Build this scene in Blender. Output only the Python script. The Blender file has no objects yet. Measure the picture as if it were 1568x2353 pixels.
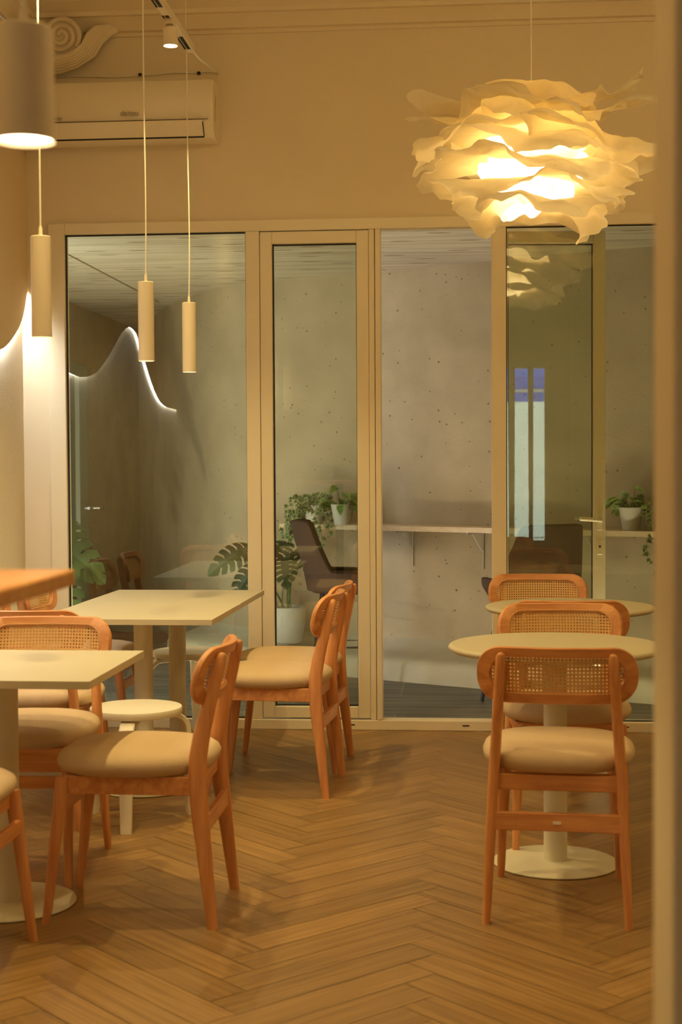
import bpy, bmesh, math, random
from mathutils import Vector, Matrix, noise
from math import sin, cos, pi, radians as R
random.seed(7)
C = bpy.context.scene.collection

# ------------------------------------------------------------------ camera
cam = bpy.data.cameras.new('camera')
cam.sensor_fit = 'VERTICAL'; cam.sensor_height = 36.0; cam.sensor_width = 24.0
cam.lens = 36.0*3400/2353
cam.dof.use_dof = True; cam.dof.focus_distance = 7.0; cam.dof.aperture_fstop = 4.8
cam.clip_start = 0.05; cam.clip_end = 200
camo = bpy.data.objects.new('camera', cam); C.objects.link(camo)
YAW, PITCH, ROLL = R(4.8), math.atan((1176.5-1064)/3400), .0058
f = Vector((-sin(YAW)*cos(PITCH), cos(YAW)*cos(PITCH), -sin(PITCH)))
r = Vector((cos(YAW), sin(YAW), 0)); u = r.cross(f)
r2 = r*cos(ROLL)-u*sin(ROLL); u2 = r*sin(ROLL)+u*cos(ROLL)
m = Matrix((r2, u2, -f)).transposed().to_4x4(); m.translation = (0, 0, 1.36)
camo.matrix_world = m
bpy.context.scene.camera = camo

# ------------------------------------------------------------------ world, exposure
sc = bpy.context.scene
sc.view_settings.view_transform = 'Standard'; sc.view_settings.look = 'None'
sc.view_settings.exposure = 0.0; sc.view_settings.gamma = 1.0
sc.view_settings.use_curve_mapping = False
w = bpy.data.worlds.new('sky'); sc.world = w; w.use_nodes = True
bg = w.node_tree.nodes['Background']; bg.inputs[0].default_value = (.84, .94, 1.0, 1); bg.inputs[1].default_value = 10.0

WARM = (1.0, .76, .32); LEDC = (.96, 1.0, 1.0); NEUT = (1.0, .86, .62)
def light(name, kind, loc, power, color=WARM, parent=None, rot=(0, 0, 0), **kw):
    l = bpy.data.lights.new(name, kind); l.energy = power; l.color = color
    for k, v in kw.items(): setattr(l, k, v)
    o = bpy.data.objects.new(name, l); C.objects.link(o); o.location = loc; o.rotation_euler = rot
    if parent: o.parent = parent
    return o
P_PEND, P_SPOT, P_FILL, P_FLOWER, P_PATIO = 5.0, 92.0, 29.0, 40.0, 30.0
LED_STR = 105.0

# ------------------------------------------------------------------ materials
def nt(name):
    m = bpy.data.materials.new(name); m.use_nodes = True
    return m, m.node_tree.nodes, m.node_tree.links, m.node_tree.nodes['Principled BSDF']
def rgb(c): return (c[0], c[1], c[2], 1)
def mat(name, col, rough=.6, metal=0, bump=0, bscale=200, vary=0, vscale=6, spec=.5):
    m, n, l, b = nt(name)
    b.inputs['Base Color'].default_value = rgb(col); b.inputs['Roughness'].default_value = rough
    b.inputs['Metallic'].default_value = metal; b.inputs['Specular IOR Level'].default_value = spec
    tc = n.new('ShaderNodeTexCoord')
    if vary:
        ns = n.new('ShaderNodeTexNoise'); ns.inputs['Scale'].default_value = vscale; ns.inputs['Detail'].default_value = 4
        l.new(tc.outputs['Object'], ns.inputs['Vector'])
        mx = n.new('ShaderNodeMix'); mx.data_type = 'RGBA'
        mx.inputs[6].default_value = rgb([c*(1-vary) for c in col]); mx.inputs[7].default_value = rgb([min(1, c*(1+vary)) for c in col])
        l.new(ns.outputs['Fac'], mx.inputs[0]); l.new(mx.outputs[2], b.inputs['Base Color'])
    if bump:
        ns = n.new('ShaderNodeTexNoise'); ns.inputs['Scale'].default_value = bscale; ns.inputs['Detail'].default_value = 3
        l.new(tc.outputs['Object'], ns.inputs['Vector'])
        bp = n.new('ShaderNodeBump'); bp.inputs['Strength'].default_value = bump; bp.inputs['Distance'].default_value = .002
        l.new(ns.outputs['Fac'], bp.inputs['Height']); l.new(bp.outputs[0], b.inputs['Normal'])
    return m
def wood(name, c1, c2, scale=(30, 30, 2.5), rough=.42, fine=True, coord='Object'):
    m, n, l, b = nt(name)
    tc = n.new('ShaderNodeTexCoord'); mp = n.new('ShaderNodeMapping'); mp.inputs['Scale'].default_value = scale
    l.new(tc.outputs[coord], mp.inputs['Vector'])
    ns = n.new('ShaderNodeTexNoise'); ns.inputs['Scale'].default_value = 1; ns.inputs['Detail'].default_value = 6; ns.inputs['Distortion'].default_value = .6
    l.new(mp.outputs[0], ns.inputs['Vector'])
    cr = n.new('ShaderNodeValToRGB'); cr.color_ramp.elements[0].position = .36; cr.color_ramp.elements[0].color = rgb(c1)
    cr.color_ramp.elements[1].position = .66; cr.color_ramp.elements[1].color = rgb(c2)
    l.new(ns.outputs['Fac'], cr.inputs[0]); l.new(cr.outputs[0], b.inputs['Base Color'])
    b.inputs['Roughness'].default_value = rough
    bp = n.new('ShaderNodeBump'); bp.inputs['Strength'].default_value = .15; bp.inputs['Distance'].default_value = .001
    l.new(ns.outputs['Fac'], bp.inputs['Height']); l.new(bp.outputs[0], b.inputs['Normal'])
    return m
def emit(name, col, s):
    m, n, l, b = nt(name)
    b.inputs['Base Color'].default_value = (.02, .02, .02, 1)
    b.inputs['Emission Color'].default_value = rgb(col); b.inputs['Emission Strength'].default_value = s
    return m

M = {}
M['paint'] = mat('cream_wall_paint', (.79, .67, .47), .85, bump=.25, bscale=90, vary=.03, vscale=2)
M['panel'] = mat('tan_panel_paint', (.78, .61, .38), .85, bump=.2, bscale=60)
M['grain'] = mat('grained_plaster', (.72, .62, .46), .9, bump=.6, bscale=120, vary=.05, vscale=60)
M['frame'] = mat('cream_frame_enamel', (.82, .72, .52), .38, bump=.05, bscale=300)
M['cornice'] = mat('cream_plaster_moulding', (.79, .67, .47), .8, bump=.15, bscale=60)
M['tabletop'] = mat('cream_tabletop_laminate', (.56, .495, .33), .45, vary=.02, vscale=4)
M['tablemetal'] = mat('cream_powder_coat', (.72, .66, .47), .5)
M['lampwhite'] = mat('matt_white_lamp_metal', (.74, .63, .46), .5)
M['cable'] = mat('white_cable', (.8, .74, .6), .6)
M['ac'] = mat('white_plastic', (.84, .74, .55), .35)
M['dark'] = mat('black_gap', (.02, .015, .012), .8)
M['gasket'] = mat('black_rubber_gasket', (.02, .018, .015), .6)
M['logo'] = mat('grey_print', (.30, .24, .17), .5)
M['chairwood'] = wood('orange_beech_wood', (.58, .235, .080), (.76, .36, .135), (38, 38, 3))
M['chairwoodx'] = wood('orange_beech_wood_rails', (.58, .235, .080), (.76, .36, .135), (3, 38, 38))
M['fabric'] = mat('beige_woven_fabric', (.64, .48, .30), .95, bump=.9, bscale=420, vary=.10, vscale=330, spec=.1)
M['counterwood'] = wood('orange_varnished_board', (.60, .27, .08), (.74, .38, .14), (3, 30, 30), .3)
M['stoolwhite'] = mat('white_lacquered_birch', (.80, .74, .58), .4)
M['brown'] = mat('brown_upholstery', (.060, .032, .024), .9, bump=.8, bscale=350, vary=.15, vscale=200)
M['black'] = mat('black_metal', (.012, .013, .016), .4, metal=.3)
M['chrome'] = mat('brushed_steel', (.6, .6, .58), .3, metal=1)
M['pot'] = mat('white_plant_pot', (.62, .60, .52), .55)
M['soil'] = mat('dark_potting_soil', (.05, .03, .02), .95, bump=1, bscale=80)
M['shelf'] = wood('pale_shelf_board', (.62, .47, .28), (.72, .58, .38), (3, 30, 30), .5)
M['bracket'] = mat('pale_bracket_steel', (.55, .52, .44), .5)
M['stem'] = mat('green_stem', (.10, .17, .05), .6)
M['vine'] = mat('brown_vine', (.22, .15, .06), .8)
M['curtain'] = mat('white_curtain_cloth', (.8, .8, .76), .9)
M['blue'] = mat('blue_awning_cloth', (.10, .32, .85), .8)
M['stripe'] = mat('white_awning_cloth', (.85, .85, .85), .8)
for k_ in ('blue', 'stripe'):
    m_ = M[k_]; n_ = m_.node_tree.nodes; l_ = m_.node_tree.links; t_ = n_.new('ShaderNodeBsdfTranslucent'); t_.inputs[0].default_value = n_['Principled BSDF'].inputs['Base Color'].default_value
    x_ = n_.new('ShaderNodeMixShader'); x_.inputs[0].default_value = .6; l_.new(n_['Principled BSDF'].outputs[0], x_.inputs[1]); l_.new(t_.outputs[0], x_.inputs[2]); l_.new(x_.outputs[0], n_['Material Output'].inputs['Surface'])
M['street'] = mat('pale_street_paving', (.5, .5, .48), .9, vary=.1, vscale=2)
M['facade'] = mat('pale_street_render', (.62, .64, .62), .9, vary=.1, vscale=1)
M['plinth'] = mat('pale_render', (.50, .46, .34), .9, bump=.6, bscale=30, vary=.18, vscale=5)
M['disc'] = emit('warm_lamp_disc', (1, .78, .48), 14)
M['bulb'] = emit('warm_bulb', (1, .76, .42), 7)
M['led'] = emit('white_led_strip', LEDC, LED_STR)

def leafmat(name, c1, c2, edge=None, scale=30):
    m, n, l, b = nt(name)
    tc = n.new('ShaderNodeTexCoord'); ns = n.new('ShaderNodeTexNoise'); ns.inputs['Scale'].default_value = scale
    l.new(tc.outputs['Object'], ns.inputs['Vector'])
    cr = n.new('ShaderNodeValToRGB'); cr.color_ramp.elements[0].position = .4; cr.color_ramp.elements[0].color = rgb(c1)
    cr.color_ramp.elements[1].position = .62; cr.color_ramp.elements[1].color = rgb(c2)
    l.new(ns.outputs['Fac'], cr.inputs[0])
    out = cr.outputs[0]
    if edge:
        at = n.new('ShaderNodeAttribute'); at.attribute_name = 'rim'
        mx = n.new('ShaderNodeMix'); mx.data_type = 'RGBA'; mx.inputs[7].default_value = rgb(edge)
        mr = n.new('ShaderNodeMapRange'); mr.inputs[1].default_value = .55; mr.inputs[2].default_value = .9; mr.inputs[4].default_value = .8
        l.new(at.outputs['Fac'], mr.inputs[0]); l.new(mr.outputs[0], mx.inputs[0])
        l.new(out, mx.inputs[6]); out = mx.outputs[2]
    l.new(out, b.inputs['Base Color']); b.inputs['Roughness'].default_value = .45
    return m
M['monstera'] = leafmat('monstera_leaf', (.015, .034, .009), (.034, .070, .017), scale=9)
M['pothos'] = leafmat('pothos_leaf', (.07, .16, .03), (.20, .32, .06), edge=(.30, .38, .10))
M['ivy'] = leafmat('ivy_leaf', (.05, .11, .03), (.12, .19, .06), edge=(.50, .50, .26), scale=60)

# thin architectural glass: clear, faintly green, Schlick reflection on each face
def glassmat(name, tint, k=2.2):
    m, n, l, b = nt(name); n.remove(b); out = n['Material Output']
    g = n.new('ShaderNodeNewGeometry'); d = n.new('ShaderNodeVectorMath'); d.operation = 'DOT_PRODUCT'
    l.new(g.outputs['Incoming'], d.inputs[0]); l.new(g.outputs['Normal'], d.inputs[1])
    a = n.new('ShaderNodeMath'); a.operation = 'ABSOLUTE'; l.new(d.outputs['Value'], a.inputs[0])
    s = n.new('ShaderNodeMath'); s.operation = 'SUBTRACT'; s.inputs[0].default_value = 1; l.new(a.outputs[0], s.inputs[1])
    p = n.new('ShaderNodeMath'); p.operation = 'POWER'; p.inputs[1].default_value = 5; l.new(s.outputs[0], p.inputs[0])
    q = n.new('ShaderNodeMath'); q.operation = 'MULTIPLY_ADD'; q.inputs[1].default_value = .94; q.inputs[2].default_value = .04*k
    l.new(p.outputs[0], q.inputs[0])
    t = n.new('ShaderNodeBsdfTransparent'); t.inputs[0].default_value = rgb(tint)
    gl = n.new('ShaderNodeBsdfGlossy'); gl.inputs['Roughness'].default_value = 0.0
    mx = n.new('ShaderNodeMixShader'); l.new(q.outputs[0], mx.inputs[0]); l.new(t.outputs[0], mx.inputs[1]); l.new(gl.outputs[0], mx.inputs[2])
    l.new(mx.outputs[0], out.inputs['Surface'])
    return m
M['glass'] = glassmat('clear_glass', (.90, .92, .83))
M['darkglass'] = glassmat('smoked_glass', (.25, .22, .17), 1.2)

# translucent crumpled paper
m, n, l, b = nt('crumpled_white_paper'); out = n['Material Output']
b.inputs['Base Color'].default_value = (.92, .85, .68, 1); b.inputs['Roughness'].default_value = .8
b.inputs['Specular IOR Level'].default_value = .15
tr = n.new('ShaderNodeBsdfTranslucent'); tr.inputs[0].default_value = (.97, .90, .72, 1)
mx = n.new('ShaderNodeMixShader'); mx.inputs[0].default_value = .6
l.new(b.outputs[0], mx.inputs[1]); l.new(tr.outputs[0], mx.inputs[2]); l.new(mx.outputs[0], out.inputs['Surface'])
tc = n.new('ShaderNodeTexCoord'); ns = n.new('ShaderNodeTexVoronoi'); ns.inputs['Scale'].default_value = 26; ns.feature = 'F1'
l.new(tc.outputs['Object'], ns.inputs['Vector'])
bp = n.new('ShaderNodeBump'); bp.inputs['Strength'].default_value = .35; bp.inputs['Distance'].default_value = .01
l.new(ns.outputs['Distance'], bp.inputs['Height']); l.new(bp.outputs[0], b.inputs['Normal']); l.new(bp.outputs[0], tr.inputs['Normal'])
M['paper'] = m

# woven cane: open holes on a fine grid, UV in metres
m, n, l, b = nt('woven_cane'); out = n['Material Output']
uv = n.new('ShaderNodeTexCoord'); mp = n.new('ShaderNodeVectorMath'); mp.operation = 'SCALE'; mp.inputs['Scale'].default_value = 1/.0113
l.new(uv.outputs['UV'], mp.inputs[0])
fr = n.new('ShaderNodeVectorMath'); fr.operation = 'FRACTION'; l.new(mp.outputs[0], fr.inputs[0])
sb = n.new('ShaderNodeVectorMath'); sb.operation = 'SUBTRACT'; sb.inputs[1].default_value = (.5, .5, 0); l.new(fr.outputs[0], sb.inputs[0])
ln = n.new('ShaderNodeVectorMath'); ln.operation = 'LENGTH'; l.new(sb.outputs[0], ln.inputs[0])
lt = n.new('ShaderNodeMath'); lt.operation = 'LESS_THAN'; lt.inputs[1].default_value = .27; l.new(ln.outputs['Value'], lt.inputs[0])
wv = n.new('ShaderNodeTexWave'); wv.wave_type = 'BANDS'; wv.bands_direction = 'DIAGONAL'; wv.inputs['Scale'].default_value = 2.2; wv.inputs['Distortion'].default_value = 0
l.new(mp.outputs[0], wv.inputs['Vector'])
cr = n.new('ShaderNodeValToRGB'); cr.color_ramp.elements[0].color = (.62, .33, .10, 1); cr.color_ramp.elements[1].color = (.88, .57, .24, 1)
l.new(wv.outputs['Fac'], cr.inputs[0]); l.new(cr.outputs[0], b.inputs['Base Color']); b.inputs['Roughness'].default_value = .5
tp = n.new('ShaderNodeBsdfTransparent'); mx = n.new('ShaderNodeMixShader')
l.new(lt.outputs[0], mx.inputs[0]); l.new(b.outputs[0], mx.inputs[1]); l.new(tp.outputs[0], mx.inputs[2]); l.new(mx.outputs[0], out.inputs['Surface'])
M['cane'] = m

# herringbone plank floor: tone per plank, grain along plank UV
m, n, l, b = nt('oak_herringbone_planks')
at = n.new('ShaderNodeAttribute'); at.attribute_name = 'tone'
uv = n.new('ShaderNodeTexCoord'); mp = n.new('ShaderNodeMapping'); mp.inputs['Scale'].default_value = (2.2, 60, 1)
l.new(uv.outputs['UV'], mp.inputs['Vector'])
ns = n.new('ShaderNodeTexNoise'); ns.inputs['Scale'].default_value = 1; ns.inputs['Detail'].default_value = 7; ns.inputs['Distortion'].default_value = .8
l.new(mp.outputs[0], ns.inputs['Vector'])
cr = n.new('ShaderNodeValToRGB'); cr.color_ramp.elements[0].position = .3; cr.color_ramp.elements[0].color = (.235, .128, .038, 1)
cr.color_ramp.elements[1].position = .72; cr.color_ramp.elements[1].color = (.41, .24, .082, 1)
l.new(ns.outputs['Fac'], cr.inputs[0])
tm = n.new('ShaderNodeMapRange'); tm.inputs[3].default_value = .80; tm.inputs[4].default_value = 1.10
l.new(at.outputs['Fac'], tm.inputs[0])
ml = n.new('ShaderNodeVectorMath'); ml.operation = 'SCALE'; l.new(cr.outputs[0], ml.inputs[0]); l.new(tm.outputs[0], ml.inputs['Scale'])
l.new(ml.outputs[0], b.inputs['Base Color']); b.inputs['Roughness'].default_value = .42
bp = n.new('ShaderNodeBump'); bp.inputs['Strength'].default_value = .2; bp.inputs['Distance'].default_value = .001
l.new(ns.outputs['Fac'], bp.inputs['Height']); l.new(bp.outputs[0], b.inputs['Normal'])
M['floor'] = m

# grey wood-look tiles of the patio
m, n, l, b = nt('grey_wood_look_tile')
tc = n.new('ShaderNodeTexCoord'); mp = n.new('ShaderNodeMapping'); mp.inputs['Scale'].default_value = (1.2, 16, 1)
l.new(tc.outputs['Object'], mp.inputs['Vector'])
ns = n.new('ShaderNodeTexNoise'); ns.inputs['Scale'].default_value = 1; ns.inputs['Detail'].default_value = 6
l.new(mp.outputs[0], ns.inputs['Vector'])
cr = n.new('ShaderNodeValToRGB'); cr.color_ramp.elements[0].position = .35; cr.color_ramp.elements[0].color = (.10, .098, .088, 1)
cr.color_ramp.elements[1].position = .68; cr.color_ramp.elements[1].color = (.26, .25, .215, 1)
l.new(ns.outputs['Fac'], cr.inputs[0])
bk = n.new('ShaderNodeTexBrick'); bk.inputs['Scale'].default_value = 1; bk.inputs['Brick Width'].default_value = 1.2; bk.inputs['Row Height'].default_value = .6
bk.inputs['Mortar Size'].default_value = .006; bk.inputs['Color1'].default_value = (1, 1, 1, 1); bk.inputs['Color2'].default_value = (.82, .8, .8, 1); bk.inputs['Mortar'].default_value = (1.3, 1.3, 1.25, 1)
mp2 = n.new('ShaderNodeMapping'); mp2.inputs['Location'].default_value = (.98, -.2, 0); l.new(tc.outputs['Object'], mp2.inputs['Vector']); l.new(mp2.outputs[0], bk.inputs['Vector'])
mm = n.new('ShaderNodeMix'); mm.data_type = 'RGBA'; mm.blend_type = 'MULTIPLY'; mm.inputs[0].default_value = 1
l.new(cr.outputs[0], mm.inputs[6]); l.new(bk.outputs[0], mm.inputs[7]); l.new(mm.outputs[2], b.inputs['Base Color'])
b.inputs['Roughness'].default_value = .5
M['tile'] = m

# patio render with small pits
m, n, l, b = nt('pitted_render')
tc = n.new('ShaderNodeTexCoord'); vo = n.new('ShaderNodeTexVoronoi'); vo.inputs['Scale'].default_value = 19
l.new(tc.outputs['Object'], vo.inputs['Vector'])
sz = n.new('ShaderNodeSeparateColor'); l.new(vo.outputs['Color'], sz.inputs[0])
th = n.new('ShaderNodeMath'); th.operation = 'MULTIPLY'; th.inputs[1].default_value = .15; l.new(sz.outputs[0], th.inputs[0])
lt = n.new('ShaderNodeMath'); lt.operation = 'LESS_THAN'; l.new(vo.outputs['Distance'], lt.inputs[0]); l.new(th.outputs[0], lt.inputs[1])
ns = n.new('ShaderNodeTexNoise'); ns.inputs['Scale'].default_value = 3; ns.inputs['Detail'].default_value = 5; l.new(tc.outputs['Object'], ns.inputs['Vector'])
cr = n.new('ShaderNodeValToRGB'); cr.color_ramp.elements[0].position = .3; cr.color_ramp.elements[0].color = (.40, .33, .215, 1)
cr.color_ramp.elements[1].position = .7; cr.color_ramp.elements[1].color = (.50, .415, .28, 1); l.new(ns.outputs['Fac'], cr.inputs[0])
mm = n.new('ShaderNodeMix'); mm.data_type = 'RGBA'; mm.inputs[7].default_value = (.20, .15, .09, 1)
l.new(lt.outputs[0], mm.inputs[0]); l.new(cr.outputs[0], mm.inputs[6]); l.new(mm.outputs[2], b.inputs['Base Color']); b.inputs['Roughness'].default_value = .95
n2 = n.new('ShaderNodeTexNoise'); n2.inputs['Scale'].default_value = 45; n2.inputs['Detail'].default_value = 3; l.new(tc.outputs['Object'], n2.inputs['Vector'])
bp = n.new('ShaderNodeBump'); bp.inputs['Strength'].default_value = .5; bp.inputs['Distance'].default_value = .004; l.new(n2.outputs['Fac'], bp.inputs['Height']); l.new(bp.outputs[0], b.inputs['Normal'])
M['pitted'] = m

# pale plywood with long grain and a few knots
m, n, l, b = nt('pale_grained_plywood')
tc = n.new('ShaderNodeTexCoord'); mp = n.new('ShaderNodeMapping'); mp.inputs['Scale'].default_value = (1.1, 26, 1); mp.inputs['Rotation'].default_value = (0, 0, R(16))
l.new(tc.outputs['Object'], mp.inputs['Vector'])
ns = n.new('ShaderNodeTexNoise'); ns.inputs['Scale'].default_value = 1; ns.inputs['Detail'].default_value = 7; ns.inputs['Distortion'].default_value = .5
l.new(mp.outputs[0], ns.inputs['Vector'])
cr = n.new('ShaderNodeValToRGB'); cr.color_ramp.elements[0].position = .32; cr.color_ramp.elements[0].color = (.42, .36, .27, 1)
cr.color_ramp.elements[1].position = .62; cr.color_ramp.elements[1].color = (.66, .60, .48, 1); l.new(ns.outputs['Fac'], cr.inputs[0])
mp3 = n.new('ShaderNodeMapping'); mp3.inputs['Scale'].default_value = (1.3, 7, 1); mp3.inputs['Rotation'].default_value = (0, 0, R(16)); l.new(tc.outputs['Object'], mp3.inputs['Vector'])
vo = n.new('ShaderNodeTexVoronoi'); vo.inputs['Scale'].default_value = 1; vo.voronoi_dimensions = '2D'; l.new(mp3.outputs[0], vo.inputs['Vector'])
lt = n.new('ShaderNodeMath'); lt.operation = 'LESS_THAN'; lt.inputs[1].default_value = .085; l.new(vo.outputs['Distance'], lt.inputs[0])
mm = n.new('ShaderNodeMix'); mm.data_type = 'RGBA'; mm.inputs[7].default_value = (.20, .15, .09, 1)
l.new(lt.outputs[0], mm.inputs[0]); l.new(cr.outputs[0], mm.inputs[6]); l.new(mm.outputs[2], b.inputs['Base Color']); b.inputs['Roughness'].default_value = .7
M['plywood'] = m

# ------------------------------------------------------------------ mesh helpers
class MB:
    def __init__(s): s.v = []; s.f = []; s.uv = None
    def add(s, vs, fs):
        k = len(s.v); s.v += [tuple(v) for v in vs]; s.f += [tuple(i+k for i in f) for f in fs]; return s
    def box(s, x0, x1, y0, y1, z0, z1):
        vs = [(x, y, z) for z in (z0, z1) for y in (y0, y1) for x in (x0, x1)]
        return s.add(vs, [(0, 2, 3, 1), (4, 5, 7, 6), (0, 1, 5, 4), (2, 6, 7, 3), (0, 4, 6, 2), (1, 3, 7, 5)])
    def rings(s, rings, cap0=True, cap1=True, closed=False):
        n = len(rings[0]); vs = [p for rg in rings for p in rg]; fs = []
        m = len(rings)
        for i in range(m if closed else m-1):
            a, b = i*n, ((i+1) % m)*n
            for j in range(n): fs.append((a+j, a+(j+1) % n, b+(j+1) % n, b+j))
        if not closed:
            if cap0: fs.append(tuple(range(n-1, -1, -1)))
            if cap1: fs.append(tuple(range((m-1)*n, m*n)))
        return s.add(vs, fs)
    def lathe(s, prof, cx=0, cy=0, n=40, cap0=True, cap1=True):
        return s.rings([[(cx+r*cos(2*pi*j/n), cy+r*sin(2*pi*j/n), z) for j in range(n)] for r, z in prof], cap0, cap1)
    def loft(s, secs, n=16, e=2.6):          # horizontal superellipse sections (cx,cy,z,ax,ay)
        rg = []
        for cx, cy, z, ax, ay in secs:
            ring = []
            for j in range(n):
                a = 2*pi*(j+.5)/n; c, d = cos(a), sin(a)
                ring.append((cx+ax*math.copysign(abs(c)**(2/e), c), cy+ay*math.copysign(abs(d)**(2/e), d), z))
            rg.append(ring)
        return s.rings(rg)
    def sweep(s, pts, w, h=None, n=10, side=None, e=2.0, closed=False):   # tube/strap along a path
        pts = [Vector(p) for p in pts]; rg = []; N = len(pts)
        nrm = None
        for i, p in enumerate(pts):
            t = (pts[(i+1) % N if closed else min(i+1, N-1)]-pts[(i-1) % N if closed else max(i-1, 0)]).normalized()
            if side is not None: b = Vector(side)
            elif nrm is None: b = t.cross(Vector((0, 0, 1))) if abs(t.z) < .9 else t.cross(Vector((1, 0, 0)))
            else: b = nrm-t*nrm.dot(t)
            b = (b-t*b.dot(t)).normalized(); nrm = b; c = t.cross(b)
            wi = w[i] if isinstance(w, (list, tuple)) else w; hi = h if h is not None else wi
            ring = []
            for j in range(n):
                a = 2*pi*(j+.5)/n; ca, sa = cos(a), sin(a)
                ring.append(p+b*(wi*math.copysign(abs(ca)**(2/e), ca))+c*(hi*math.copysign(abs(sa)**(2/e), sa)))
            rg.append(ring)
        return s.rings(rg, closed=closed)
    def build(s, name, mt, parent=None, smooth=True, ang=35, bevel=0, fix=True):
        me = bpy.data.meshes.new(name); me.from_pydata(s.v, [], s.f); me.update()
        if fix:
            bm = bmesh.new(); bm.from_mesh(me); bmesh.ops.recalc_face_normals(bm, faces=bm.faces); bm.to_mesh(me); bm.free()
        if mt: me.materials.append(mt)
        if smooth:
            for p in me.polygons: p.use_smooth = True
            me.set_sharp_from_angle(angle=R(ang))
        o = bpy.data.objects.new(name, me); C.objects.link(o)
        if parent: o.parent = parent
        if bevel:
            b = o.modifiers.new('bevel', 'BEVEL'); b.width = bevel; b.segments = 2; b.limit_method = 'ANGLE'; b.angle_limit = R(40)
        return o
def tag(o, label=None, cat=None, group=None, kind=None):
    if label: o['label'] = label
    if cat: o['category'] = cat
    if group: o['group'] = group
    if kind: o['kind'] = kind
    return o
def thing(name, label, cat, loc=(0, 0, 0), rz=0, group=None):
    o = bpy.data.objects.new(name, None); C.objects.link(o); o.empty_display_size = .1
    o.location = loc; o.rotation_euler = (0, 0, rz); return tag(o, label, cat, group)
def copy_tree(o, parent=None):
    c = o.copy(); C.objects.link(c)
    if parent: c.parent = parent
    for ch in list(o.children): copy_tree(ch, c)
    return c
def dup(o, label, loc, rz):
    c = copy_tree(o); c.location = loc; c.rotation_euler = (0, 0, rz); c['label'] = label; return c
def struct(o): o['kind'] = 'structure'; return o
def box(name, x0, x1, y0, y1, z0, z1, mt, parent=None, bevel=0):
    return MB().box(x0, x1, y0, y1, z0, z1).build(name, mt, parent, smooth=False, bevel=bevel)

# ------------------------------------------------------------------ room shell
XL, XR, YF, YB, ZC = -2.275, 3.2, -3.0, 7.5, 3.74
# floor of individual herringbone planks over a dark joint layer
me = bpy.data.meshes.new('floor'); vs = []; fs = []; uvs = []; tones = []
vs += [(XL, YF, -.004), (XR, YF, -.004), (XR, YB, -.004), (XL, YB, -.004)]; fs.append((0, 1, 2, 3)); uvs += [(0, 0)]*4; tones.append(-1.4)
Lp, Wp = .69, .115; K = round(Lp/Wp); s2 = math.sqrt(.5)
def clip(poly):
    for ax, lim, sg in ((0, XL, 1), (0, XR, -1), (1, YF, 1), (1, YB, -1)):
        o2 = []
        for i in range(len(poly)):
            a, b2 = poly[i], poly[(i+1) % len(poly)]
            ia, ib = sg*(a[ax]-lim) >= 0, sg*(b2[ax]-lim) >= 0
            if ia: o2.append(a)
            if ia != ib:
                t = (lim-a[ax])/(b2[ax]-a[ax]); o2.append(tuple(a[q]+(b2[q]-a[q])*t for q in range(4)))
        poly = o2
        if len(poly) < 3: return []
    return poly
rnd = random.Random(3); g = .0011
for i in range(-70, 130):
    for j in range(-20, 20):
        for orient in (0, 1):
            ax, ay = i*Wp+j*Lp*0, i*Wp
            # classic herringbone lattice: horizontal plank at (i + j*2K', i), vertical plank beside it
            bx, by = (i+2*K*j)*Wp, i*Wp
            if orient == 0: rect = [(bx, by), (bx+Lp, by), (bx+Lp, by+Wp), (bx, by+Wp)]; hz = True
            else: rect = [(bx-Wp, by), (bx, by), (bx, by+Lp), (bx-Wp, by+Lp)]; hz = False
            x0, y0 = rect[0]; x1, y1 = rect[2]
            cxx, cyy = (x0+x1)/2, (y0+y1)/2
            rx, ry = s2*(cxx-cyy)-.568, s2*(cxx+cyy)
            if not (XL-.6 < rx < XR+.6 and YF-.6 < ry < YB+.6): continue
            x0 += g; y0 += g; x1 -= g; y1 -= g; ro = rnd.random()*30
            pl = []
            for (px, py) in ((x0, y0), (x1, y0), (x1, y1), (x0, y1)):
                uu, vv = ((px-x0), (py-y0)) if hz else ((py-y0), (px-x0))
                pl.append((s2*(px-py)-.568, s2*(px+py), uu+ro, vv+ro*1.7))
            tn = rnd.random()
            pl = clip(pl)
            if not pl: continue
            k = len(vs); vs += [(p[0], p[1], 0) for p in pl]; fs.append(tuple(range(k, k+len(pl)))); uvs += [(p[2], p[3]) for p in pl]; tones.append(tn)
me.from_pydata(vs, [], fs); uvl = me.uv_layers.new(name='UVMap')
for i, lp in enumerate(me.loops): uvl.data[i].uv = uvs[lp.vertex_index]
at = me.attributes.new('tone', 'FLOAT', 'FACE')
for i, t in enumerate(tones): at.data[i].value = t
me.materials.append(M['floor'])
fo = bpy.data.objects.new('floor', me); C.objects.link(fo); struct(fo)

struct(box('ceiling', XL-.2, XR+.2, YF-.2, YB+.25, ZC, ZC+.15, M['paint']))
struct(box('wall_left', XL-.2, XL, YF, YB, 0, ZC, M['grain']))
struct(box('wall_right', XR, XR+.2, YF, YB, 0, ZC, M['paint']))
# back wall around the glazed front
FX0, FX1, FZ = -2.13, 1.27, 2.595
b = MB().box(XL-.2, FX0, YB, YB+.14, -.1, ZC).box(FX1, XR+.2, YB, YB+.14, -.1, ZC).box(FX0, FX1, YB, YB+.14, FZ, ZC)
struct(b.build('wall_back', M['paint'], smooth=False))
# front wall (behind the viewer) with the street window
WX0, WX1, WZ0, WZ1 = .40, 1.02, .35, 2.55
b = MB().box(XL-.2, WX0, YF-.2, YF, 0, ZC).box(WX1, XR+.2, YF-.2, YF, 0, ZC).box(WX0, WX1, YF-.2, YF, WZ1, ZC).box(WX0, WX1, YF-.2, YF, 0, WZ0)
struct(b.build('wall_front', M['paint'], smooth=False))
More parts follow.
